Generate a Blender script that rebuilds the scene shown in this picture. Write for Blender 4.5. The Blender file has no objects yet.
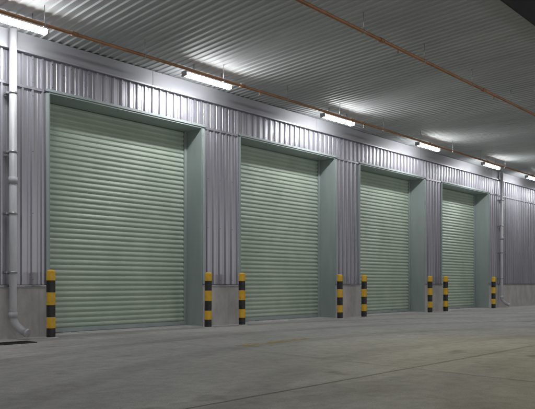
import bpy, bmesh, math, random
from mathutils import Vector, Matrix
random.seed(7)
scene=bpy.context.scene
COL=scene.collection

# ---------------------------------------------------------------- helpers
def link(o,parent=None):
    COL.objects.link(o)
    if parent: o.parent=parent
    return o
def empty(name,loc=(0,0,0)):
    e=bpy.data.objects.new(name,None); e.location=loc; e.empty_display_size=.2
    return link(e)
def mesh_obj(name,verts,faces,mats,parent=None,loc=(0,0,0),smooth=False,midx=None):
    m=bpy.data.meshes.new(name); m.from_pydata(verts,[],faces)
    if not isinstance(mats,(list,tuple)): mats=[mats]
    for x in mats: m.materials.append(x)
    if midx:
        for p,i in zip(m.polygons,midx): p.material_index=i
    if smooth:
        for p in m.polygons: p.use_smooth=True
    m.update()
    o=bpy.data.objects.new(name,m); o.location=loc
    return link(o,parent)
def box(name,x0,x1,y0,y1,z0,z1,mat,parent=None,bevel=0):
    v=[(x0,y0,z0),(x1,y0,z0),(x1,y1,z0),(x0,y1,z0),(x0,y0,z1),(x1,y0,z1),(x1,y1,z1),(x0,y1,z1)]
    f=[(0,3,2,1),(4,5,6,7),(0,1,5,4),(1,2,6,5),(2,3,7,6),(3,0,4,7)]
    o=mesh_obj(name,v,f,mat,parent)
    if bevel:
        b=o.modifiers.new("bevel",'BEVEL'); b.width=bevel; b.segments=2
    return o
def tube(name,pts,r,mat,parent=None,n=16,caps=True):
    pts=[Vector(p) for p in pts]; verts=[];faces=[]
    up=None
    for i,p in enumerate(pts):
        if i==0: d=pts[1]-p
        elif i==len(pts)-1: d=p-pts[i-1]
        else: d=(pts[i+1]-p).normalized()+(p-pts[i-1]).normalized()
        d.normalize()
        if up is None:
            up=Vector((0,0,1)) if abs(d.z)<.9 else Vector((1,0,0))
        s=d.cross(up).normalized(); u=s.cross(d).normalized(); up=u
        for k in range(n):
            a=2*math.pi*k/n
            verts.append(p+r*(math.cos(a)*s+math.sin(a)*u))
    for i in range(len(pts)-1):
        for k in range(n):
            a=i*n+k;b=i*n+(k+1)%n
            faces.append((a,b,b+n,a+n))
    if caps:
        faces.append(tuple(range(n))[::-1]); faces.append(tuple(range((len(pts)-1)*n,len(pts)*n)))
    o=mesh_obj(name,[tuple(v) for v in verts],faces,mat,parent)
    for p in o.data.polygons:
        p.use_smooth=len(p.vertices)==4
    return o

# ---------------------------------------------------------------- materials
def new_mat(name):
    m=bpy.data.materials.new(name); m.use_nodes=True
    nt=m.node_tree; b=nt.nodes["Principled BSDF"]
    return m,nt,b
def N(nt,t,**kw):
    n=nt.nodes.new(t)
    for k,v in kw.items(): setattr(n,k,v)
    return n
def noisy(name,c1,c2,scale=2.,rough=.5,metal=0.,stretch=(1,1,1),detail=3,lo=.35,hi=.65,bump=0.,bscale=60,rvar=.1):
    m,nt,b=new_mat(name)
    geo=N(nt,'ShaderNodeNewGeometry')
    mp=N(nt,'ShaderNodeMapping'); mp.inputs['Scale'].default_value=stretch
    nt.links.new(geo.outputs['Position'],mp.inputs['Vector'])
    no=N(nt,'ShaderNodeTexNoise'); no.inputs['Scale'].default_value=scale; no.inputs['Detail'].default_value=detail; no.inputs['Roughness'].default_value=.65
    nt.links.new(mp.outputs[0],no.inputs['Vector'])
    r=N(nt,'ShaderNodeValToRGB'); r.color_ramp.elements[0].position=lo; r.color_ramp.elements[1].position=hi
    r.color_ramp.elements[0].color=(*c1,1); r.color_ramp.elements[1].color=(*c2,1)
    nt.links.new(no.outputs['Fac'],r.inputs[0]); nt.links.new(r.outputs[0],b.inputs['Base Color'])
    mr=N(nt,'ShaderNodeMapRange'); mr.inputs['To Min'].default_value=rough-rvar; mr.inputs['To Max'].default_value=rough+rvar
    nt.links.new(no.outputs['Fac'],mr.inputs['Value']); nt.links.new(mr.outputs[0],b.inputs['Roughness'])
    b.inputs['Metallic'].default_value=metal
    if bump:
        n2=N(nt,'ShaderNodeTexNoise'); n2.inputs['Scale'].default_value=bscale; n2.inputs['Detail'].default_value=2
        nt.links.new(geo.outputs['Position'],n2.inputs['Vector'])
        bp=N(nt,'ShaderNodeBump'); bp.inputs['Strength'].default_value=bump; bp.inputs['Distance'].default_value=.01
        nt.links.new(n2.outputs['Fac'],bp.inputs['Height']); nt.links.new(bp.outputs[0],b.inputs['Normal'])
    return m
M_clad=noisy("cladding_metal",(.355,.35,.39),(.45,.445,.485),1.2,.36,.55,stretch=(2,2,.25))
M_beam=noisy("eave_lining",(.25,.25,.27),(.32,.32,.34),1.2,.5,.1,stretch=(.5,2,1))
M_soffit=noisy("soffit_metal",(.45,.465,.47),(.55,.565,.565),1.0,.66,.04,stretch=(1,.3,1))
M_trim=noisy("green_flashing",(.30,.355,.35),(.36,.41,.40),1.5,.45,.1,stretch=(2,2,.4))
M_door=noisy("roller_door_paint",(.395,.475,.385),(.465,.54,.445),1.4,.42,.0,stretch=(1,1,.5))
M_plinth=noisy("plinth_concrete",(.40,.39,.385),(.53,.515,.50),3,.85,0,stretch=(1,1,.5),bump=.3)
M_core=noisy("wall_core",(.15,.15,.15),(.2,.2,.2),2,.8)
M_pvc=noisy("white_pvc",(.38,.38,.395),(.49,.49,.505),2,.5,0,stretch=(3,3,.6))
M_copper=noisy("red_brown_pipe",(.30,.15,.075),(.45,.23,.12),3,.45,.2)
M_dark=noisy("dark_steel",(.03,.03,.03),(.07,.07,.065),6,.55,.6)
M_fascia=noisy("fascia_paint",(.02,.02,.021),(.03,.03,.031),3,.7)
M_galv=noisy("galvanised_steel",(.32,.33,.34),(.45,.46,.47),8,.4,.7)
M_yel=noisy("yellow_paint",(.62,.33,.015),(.80,.47,.03),9,.45,0,lo=.2,hi=.55,bump=.15)
M_blk=noisy("black_paint",(.012,.012,.013),(.035,.034,.033),9,.5,0,bump=.15)
M_house=noisy("lamp_housing",(.45,.45,.45),(.55,.55,.55),5,.4)
def emis(name,c,s):
    m,nt,b=new_mat(name)
    b.inputs['Base Color'].default_value=(.8,.8,.8,1)
    b.inputs['Emission Color'].default_value=(*c,1); b.inputs['Emission Strength'].default_value=s
    return m
M_em=emis("lamp_diffuser_lit",(.97,.985,1),84)

def ground_mat():
    m,nt,b=new_mat("concrete_yard")
    geo=N(nt,'ShaderNodeNewGeometry'); P=geo.outputs['Position']
    def noise(scale,detail=6,st=None,rough=.6,dist=0):
        src=P
        if st:
            mp=N(nt,'ShaderNodeMapping'); mp.inputs['Scale'].default_value=st; nt.links.new(P,mp.inputs[0]); src=mp.outputs[0]
        n=N(nt,'ShaderNodeTexNoise'); n.inputs['Scale'].default_value=scale; n.inputs['Detail'].default_value=detail
        n.inputs['Roughness'].default_value=rough; n.inputs['Distortion'].default_value=dist
        nt.links.new(src,n.inputs['Vector']); return n.outputs['Fac']
    def ramp(v,a,ca,bb,cb):
        r=N(nt,'ShaderNodeValToRGB'); r.color_ramp.elements[0].position=a; r.color_ramp.elements[1].position=bb
        r.color_ramp.elements[0].color=(*ca,1); r.color_ramp.elements[1].color=(*cb,1); nt.links.new(v,r.inputs[0]); return r.outputs[0]
    def mul(a,bv,f=1.):
        x=N(nt,'ShaderNodeMix',data_type='RGBA',blend_type='MULTIPLY'); x.inputs[0].default_value=f
        nt.links.new(a,x.inputs[6]); nt.links.new(bv,x.inputs[7]); return x.outputs[2]
    base=ramp(noise(.35,6,None,.62),.35,(.415,.40,.385),.66,(.52,.505,.485))
    base=mul(base,ramp(noise(.16,4,(1,2.2,1),.55,1.2),.38,(.74,.73,.715),.56,(1,1,1)),.75)
    base=mul(base,ramp(noise(6,5,None,.7),.32,(.74,.74,.73),.6,(1,1,1)))
    base=mul(base,ramp(noise(70,2),.3,(.70,.70,.70),.6,(1,1,1)))
    base=mul(base,ramp(noise(1.3,3,None,.5),.25,(.55,.53,.50),.36,(1,1,1)))
    sc=ramp(noise(1.6,5,(.4,1.8,1),.75,.6),.58,(0,0,0),.72,(.08,.078,.073))
    ad=N(nt,'ShaderNodeMix',data_type='RGBA',blend_type='ADD'); ad.inputs[0].default_value=1
    nt.links.new(base,ad.inputs[6]); nt.links.new(sc,ad.inputs[7]); base=ad.outputs[2]
    mp=N(nt,'ShaderNodeMapping'); mp.inputs['Location'].default_value=(-9,16,0); nt.links.new(P,mp.inputs[0])
    w=N(nt,'ShaderNodeTexWave',wave_type='RINGS',rings_direction='Z'); w.inputs['Scale'].default_value=.16; w.inputs['Distortion'].default_value=1.6; w.inputs['Detail'].default_value=3; w.inputs['Detail Scale'].default_value=.6
    nt.links.new(mp.outputs[0],w.inputs[0])
    arcs=ramp(w.outputs['Fac'],.04,(.68,.67,.66),.22,(1,1,1))
    base=mul(base,arcs,.55)
    nt.links.new(base,b.inputs['Base Color'])
    mr=N(nt,'ShaderNodeMapRange'); mr.inputs['To Min'].default_value=.40; mr.inputs['To Max'].default_value=.78
    nt.links.new(noise(1.1,3),mr.inputs['Value']); nt.links.new(mr.outputs[0],b.inputs['Roughness'])
    bp=N(nt,'ShaderNodeBump'); bp.inputs['Strength'].default_value=.4; bp.inputs['Distance'].default_value=.01
    nt.links.new(noise(35,3),bp.inputs['Height']); nt.links.new(bp.outputs[0],b.inputs['Normal'])
    return m
M_ground=ground_mat()
M_joint=noisy("joint_sealant",(.16,.155,.145),(.30,.29,.28),4,.8)

def worn_paint(name,c):
    m,nt,b=new_mat(name); b.inputs['Base Color'].default_value=(*c,1); b.inputs['Roughness'].default_value=.7
    geo=N(nt,'ShaderNodeNewGeometry'); n=N(nt,'ShaderNodeTexNoise'); n.inputs['Scale'].default_value=5; n.inputs['Detail'].default_value=6; n.inputs['Roughness'].default_value=.8
    nt.links.new(geo.outputs['Position'],n.inputs['Vector'])
    r=N(nt,'ShaderNodeMapRange'); r.inputs['From Min'].default_value=.42; r.inputs['From Max'].default_value=.62; r.inputs['To Max'].default_value=.75
    nt.links.new(n.outputs['Fac'],r.inputs['Value']); nt.links.new(r.outputs[0],b.inputs['Alpha'])
    return m
M_wpaint=worn_paint("worn_yellow_line",(.62,.42,.10))

# ---------------------------------------------------------------- dimensions
E=1.05; D=11.72
F=620.; TH=math.atan(612.5/F)
BAY=5.154; OW=3.91; X0=5.68
OPEN=[(X0+i*BAY,X0+i*BAY+OW) for i in range(4)]
LZ=4.8      # lintel
HS=5.85     # soffit
XA,XB=-9.,48.
PLZ=1.0
RD=.60      # reveal depth
CE=-7.17    # canopy edge

# ---------------------------------------------------------------- ground
mesh_obj("ground",[(-300,-300,0),(400,-300,0),(400,400,0),(-300,400,0)],[(0,1,2,3)],M_ground)
jv=[];jf=[]
def strip(x0,x1,y0,y1,z=.003):
    i=len(jv); jv.extend([(x0,y0,z),(x1,y0,z),(x1,y1,z),(x0,y1,z)]); jf.append((i,i+1,i+2,i+3))
ys=[-2.6,-7.6,-12.6,-17.6,-22.6]
xs=[-9+5.154*i+.2 for i in range(13)]
for y in ys: strip(-30,70,y-.006,y+.006)
for x in xs:
    prev=0
    for y in ys:
        strip(x-.005,x+.005,y+.0061,prev-.0061 if prev else -.075); prev=y
mesh_obj("pavement_joints",jv,jf,M_joint)
mesh_obj("painted_line",[(7.0,-4.25,.004),(8.9,-4.15,.004),(8.9,-3.9,.004),(7.0,-4.0,.004)],[(0,1,2,3)],M_wpaint)

# ---------------------------------------------------------------- building
B=empty("warehouse_building",(0,0,0))
def cladding(name,x0,x1,z0,z1,y=0,parent=B,pitch=.2):
    """trapezoidal vertical ribs, protruding towards -y"""
    prof=[(0,0),(.052,0),(.060,.007),(.072,.007),(.080,0),(.122,0),(.138,.042),(.168,.042),(.184,0)]
    pts=[]; k=math.floor(x0/pitch)
    while k*pitch<x1:
        for a,h in prof:
            x=k*pitch+a
            if x0<=x<=x1: pts.append((x,h))
        k+=1
    pts=[(x0,0)]+[p for p in pts if x0+.002<p[0]<x1-.002]+[(x1,0)]
    v=[];f=[]
    for x,h in pts:
        v.append((x,y-h,z0)); v.append((x,y-h,z1))
    for i in range(len(pts)-1):
        f.append((2*i,2*i+2,2*i+3,2*i+1))
    return mesh_obj(name,v,f,M_clad,parent)

edges=[XA]+[e for o in OPEN for e in o]+[XB]
for i in range(0,len(edges),2):
    a,b=edges[i],edges[i+1]
    box("pier_core",a+.03,b-.03,.012,.95,0,LZ,M_core,B)
    cladding("pier_cladding",a,b,PLZ+.02,LZ,0)
    box("plinth",a,b,-.06,.011,-.05,PLZ-.02,M_plinth,B,.008)
    box("plinth_flashing",a,b,-.07,.012,PLZ-.018,PLZ+.005,M_clad,B)
    box("joint_flashing",a+.1,b-.1,-.048,.010,LZ+.0,LZ+.05,M_clad,B)
cladding("upper_cladding",XA,XB,LZ+.055,5.46,0)
sv=[];sf=[]
def screw(x,z):
    i=len(sv); r=.009
    for yy,rr in((-.0425,r),(-.049,r*.55)):
        for k in range(6):
            a=math.pi*k/3; sv.append((x+rr*math.cos(a),yy,z+rr*math.sin(a)))
    for k in range(6): sf.append((i+k,i+(k+1)%6,i+6+(k+1)%6,i+6+k))
    sf.append(tuple(range(i+6,i+12)))
k=math.floor(XA/.2)+1
while k*.2+.153<XB-.1:
    x=k*.2+.153
    screw(x,5.38); screw(x,4.93)
    if not any(a-.07<x<b+.07 for a,b in OPEN):
        for z in(1.12,2.4,3.6,4.68): screw(x,z)
    k+=2
mesh_obj("cladding_screws",sv,sf,M_dark,B)
box("upper_core",XA,XB,.012,.95,LZ+.03,HS,M_core,B)
xx=XA
while xx<XB-.1:
    x2=min(xx+5.7,XB); box("eave_beam",xx+.003,x2-.003,-.10,.011,5.46,HS-.03,M_beam,B,.006); xx=x2
box("eave_beam_lip",XA,XB,-.125,-.101,5.455,5.485,M_clad,B)
box("back_wall",XA,XB,14,14.3,0,HS,M_core,B)
box("end_wall_near",XA,XA+.3,.96,13.99,0,HS,M_core,B)
box("end_wall_far",XB-.3,XB,.96,13.99,0,HS,M_core,B)

def door(x0,x1,idx):
    box("jamb_lining_left",x0,x0+.028,-.03,RD+.1,0,LZ,M_trim,B)
    box("jamb_lining_right",x1-.028,x1,-.03,RD+.1,0,LZ,M_trim,B)
    box("header_lining",x0,x1,-.03,RD+.1,LZ+.001,LZ+.03,M_trim,B)
    box("face_flashing_left",x0-.06,x0-.001,-.052,-.01,PLZ+.02,LZ,M_trim,B,.004)
    box("face_flashing_right",x1+.001,x1+.06,-.052,-.01,PLZ+.02,LZ,M_trim,B,.004)
    box("face_flashing_top",x0-.06,x1+.06,-.055,-.01,LZ+.031,LZ+.085,M_trim,B,.004)
    box("guide_left",x0+.03,x0+.10,RD-.06,RD+.05,0,LZ,M_trim,B,.004)
    box("guide_right",x1-.10,x1-.03,RD-.06,RD+.05,0,LZ,M_trim,B,.004)
    pitch=.112; prof=[(0,.0),(.06,.012),(.13,.014),(.20,.0),(.32,-.014),(.46,-.020),(.62,-.019),(.80,-.010),(.93,.0)]
    v=[];f=[];z=.09;xs_=[x0+.08,x0+.6,x0+1.4,(x0+x1)/2+.3,x1-.6,x1-.08]
    rows=0
    while z<LZ:
        j=[random.uniform(-.002,.002) for _ in xs_]
        g=random.uniform(-.0035,.0035)
        tl=[g+random.uniform(-.0028,.0028) for _ in xs_]
        for t,h in prof:
            for q,x in enumerate(xs_):
                v.append((x,RD+h+j[q]+tl[q]*(t-.5)*2,min(z+t*pitch,LZ)))
            rows+=1
        z+=pitch
    n=len(xs_)
    for r in range(rows-1):
        for q in range(n-1):
            a=r*n+q; f.append((a,a+1,a+n+1,a+n))
    mesh_obj("roller_door_curtain",v,f,M_door,B,smooth=True)
    box("bottom_bar",x0+.08,x1-.08,RD-.03,RD+.03,.012,.10,M_trim,B,.006)
    box("rubber_seal",x0+.08,x1-.08,RD-.02,RD+.02,0.001,.012,M_dark,B)
    box("door_backing",x0,x1,RD+.12,RD+.3,0,LZ,M_core,B)
    box("threshold",x0,x1,-.02,RD+.12,-.05,.006,M_plinth,B)
for i,(a,b) in enumerate(OPEN): door(a,b,i)

def soffit():
    pitch=.16; prof=[(0,0),(.086,0),(.104,-.021),(.130,-.021),(.148,0)]
    v=[];f=[];pts=[]
    x=XA
    while x<XB:
        for a,h in prof: pts.append((x+a,h))
        x+=pitch
    yy=[-.0,-3.6,CE]
    for x,h in pts:
        for y in yy: v.append((x,y,HS+h))
    for i in range(len(pts)-1):
        for j in range(2):
            a=i*3+j; f.append((a,a+1,a+4,a+3))
    mesh_obj("canopy_soffit",v,f,M_soffit,B)
soffit()
box("canopy_roof",XA-.1,XB+.1,CE-.02,14.4,HS+.05,HS+.35,M_core,B)
box("canopy_fascia",XA-.1,XB+.1,CE-.06,CE-.021,HS-.06,HS+.42,M_fascia,B)

# ---------------------------------------------------------------- pipes
def service_pipe(y,z,hang):
    p=empty("sprinkler_pipe",(0,0,0))
    tube("pipe",[(XA+1,y,z),(XB-1,y,z)],.030,M_copper,p,14)
    x=XA+1.6;i=0
    while x<XB-2:
        tube("hanger_rod",[(x,y,z+.03),(x,y,HS-.005)],.007,M_galv,p,8)
        tube("clamp",[(x-.015,y,z),(x+.015,y,z)],.038,M_galv,p,14)
        if i%2==0:
            tube("coupling",[(x+.5,y,z),(x+.62,y,z)],.042,M_copper,p,14)
            tube("sprinkler_drop",[(x+1.1,y,z-.02),(x+1.1,y,z-.10)],.012,M_copper,p,8)
            tube("sprinkler_head",[(x+1.1,y,z-.10),(x+1.1,y,z-.112)],.026,M_galv,p,10)
        x+=hang;i+=1
service_pipe(-(D-10.24),5.50,2.05)
service_pipe(-(D-6.5),5.50,2.05)

# ---------------------------------------------------------------- lights
DL=10.7; ZL=1.05+.3*DL/.711
def lx(u): return (1000./u-.8064)*F*DL/.5061/1000.
LX=[lx(870),lx(672),lx(542),lx(452),lx(389),lx(347)]
LX=[LX[0]-9.4,LX[0]-4.7]+LX+[LX[-1]+4.7*i for i in range(1,5)]
yl=-(D-DL)
for x in LX:
    p=empty("ceiling_light",(x,yl,ZL))
    L=.66
    box("housing",-L-.02,L+.02,-.09,.09,.035,.075,M_house,p,.01)
    for s in(-1,1):
        box("end_cap",s*L-.02,s*L+.02,-.082,.082,-.043,.036,M_house,p,.01)
        tube("suspension",[(s*.4,0,.07),(s*.4,0,HS-ZL)],.01,M_galv,p,8)
    v=[];f=[];n=6
    for k in range(n+1):
        a=math.pi*k/n
        yy=-.078*math.cos(a); zz=.034-.078*math.sin(a)
        v+= [(-L+.02,yy,zz),(L-.02,yy,zz)]
    for k in range(n): f.append((2*k,2*k+1,2*k+3,2*k+2))
    mesh_obj("diffuser",v,f,M_em,p,smooth=True)

# ---------------------------------------------------------------- bollards
def bollard(x,y):
    r=.083;n=28
    cut=[0,.19,.40,.63,.87,1.10]
    zs=sorted(set(cut+[-.05,.02]+[1.255]))
    prof=[(r,z) for z in zs]+[(r*.97,1.275),(r*.85,1.29),(r*.6,1.299),(r*.3,1.304)]
    v=[];f=[];mi=[]
    for rr,z in prof:
        for k in range(n):
            a=2*math.pi*k/n; v.append((rr*math.cos(a),rr*math.sin(a),z))
    for i in range(len(prof)-1):
        zc=(prof[i][1]+prof[i+1][1])/2
        b=sum(1 for c in cut if zc>c)
        for k in range(n):
            f.append((i*n+k,i*n+(k+1)%n,(i+1)*n+(k+1)%n,(i+1)*n+k)); mi.append(0 if b%2==0 and b>0 else 1)
    f.append(tuple(range((len(prof)-1)*n,len(prof)*n))); mi.append(0)
    o=mesh_obj("safety_bollard",v,f,[M_yel,M_blk],None,(x,y,0),True,mi)
    o.rotation_euler=(random.uniform(-.008,.008),random.uniform(-.008,.008),random.uniform(0,6))
    v=[];f=[]
    for rr,z in((.135+random.uniform(0,.02),.002),(.10,.016),(.084,.018)):
        for k in range(n):
            a=2*math.pi*k/n; v.append((rr*math.cos(a),rr*math.sin(a),z))
    for i in range(2):
        for k in range(n): f.append((i*n+k,i*n+(k+1)%n,(i+1)*n+(k+1)%n,(i+1)*n+k))
    mesh_obj("grout_collar",v,f,M_plinth,o,smooth=True)
db=D-.45
for xp in (51,208,242,340,364,430,445.5,493.5):
    u=880-xp; bollard((1000./u-.8064)*F*db/.5061/1000.,-.45)

# ---------------------------------------------------------------- downpipes
def downpipe(x,r,top,outlet):
    p=empty("downpipe",(x,0,0)); y=-.13-r
    pts=[(0,y,top),(0,y,.42),(.01,y-.01,.34),(.05*outlet,y-.05,.25),(.12*outlet,y-.16,.15),(.17*outlet,y-.27,.11)]
    tube("pipe",pts,r,M_pvc,p,20)
    tube("socket_low",[(0,y,.50),(0,y,.40)],r*1.13,M_pvc,p,20)
    tube("socket_mid",[(0,y,2.9),(0,y,3.03)],r*1.13,M_pvc,p,20)
    tube("shoe_rim",[(.145*outlet,y-.22,.128),(.17*outlet+.003,y-.275,.108)],r*1.14,M_pvc,p,20)
    for z in (1.25,2.35,3.5,4.6):
        tube("bracket",[(0,y,z-.02),(0,y,z+.02)],r*1.09,M_galv,p,20)
        box("bracket_plate",-r*1.6,r*1.6,y+r*.6,-.035,z-.018,z+.018,M_galv,p)
downpipe(4.90,.070,HS-.06,1)
downpipe(25.95,.062,HS-.06,1)

# ---------------------------------------------------------------- drain grate
g=empty("drain_grate",(4.45,-1.0,0))
box("frame_front",-.45,.45,-.20,-.17,.001,.014,M_dark,g)
box("frame_back",-.45,.45,.17,.20,.001,.014,M_dark,g)
box("frame_left",-.45,-.42,-.169,.169,.001,.014,M_dark,g)
box("frame_right",.42,.45,-.169,.169,.001,.014,M_dark,g)
for i in range(16):
    x=-.40+i*.052
    box("bar",x,x+.014,-.169,.169,.004,.012,M_dark,g)
box("pit",-.419,.419,-.169,.169,.0005,.003,M_blk,g)

# ---------------------------------------------------------------- yard floodlight on the canopy fascia, unseen, added to warm the near ground
fl=empty("added_floodlight",(10,CE-.25,HS+.35))
box("housing",-.2,.2,-.12,.12,-.10,.10,M_dark,fl,.02)
box("bracket",-.03,.03,.12,.21,-.04,.04,M_galv,fl)
box("lens",-.17,.17,-.09,.09,-.112,-.102,emis("added_flood_lens",(1,.75,.3),3),fl)
ld=bpy.data.lights.new("added_flood_beam",'SPOT'); ld.energy=350; ld.color=(1,.94,.38); ld.spot_size=math.radians(140); ld.spot_blend=.7; ld.shadow_soft_size=.15
lo=bpy.data.objects.new("added_flood_beam",ld); lo.location=(0,-.05,-.14); lo.rotation_euler=(math.radians(-28),0,0); link(lo,fl)

# ---------------------------------------------------------------- unseen fill lamps on low posts, added behind the viewpoint for brightness
def fill_lamp(x,y,z,power):
    p=empty("fill_lamp",(x,y,0))
    tube("fill_lamp_post",[(0,0,0),(0,0,z+.3)],.07,M_galv,p,14)
    box("base_plate",-.2,.2,-.2,.2,0.001,.03,M_galv,p,.004)
    box("fill_lamp_head",-1.25,1.25,.071,.20,z-.45,z+.45,M_house,p,.02)
    l=bpy.data.lights.new("fill_panel",'AREA'); l.shape='RECTANGLE'; l.size=2.4; l.size_y=.8; l.energy=power; l.color=(.98,.985,1)
    o=bpy.data.objects.new("fill_panel",l); o.location=(0,.215,z); o.rotation_euler=(math.radians(92),0,0); link(o,p)
for x in (-11,-3,5,13,21,29,37): fill_lamp(x,-24,3.6,190)

# ---------------------------------------------------------------- world
w=bpy.data.worlds.new("World"); scene.world=w; w.use_nodes=True
nt=w.node_tree; bg=nt.nodes['Background']
sky=nt.nodes.new('ShaderNodeTexSky'); sky.sky_type='NISHITA'; sky.sun_disc=False
sky.sun_elevation=math.radians(-4); sky.sun_rotation=math.radians(200)
nt.links.new(sky.outputs[0],bg.inputs[0]); bg.inputs[1].default_value=.1

# ---------------------------------------------------------------- camera
cd=bpy.data.cameras.new("camera"); cam=bpy.data.objects.new("camera",cd); link(cam)
cam.location=(0,-D,E); cam.rotation_euler=(math.radians(90),0,-(math.pi/2-TH))
cd.sensor_width=36; cd.lens=F/535*36; cd.shift_y=78.5/535; cd.clip_end=2000
scene.camera=cam
scene.view_settings.view_transform='Standard'; scene.view_settings.look='None'; scene.view_settings.exposure=0
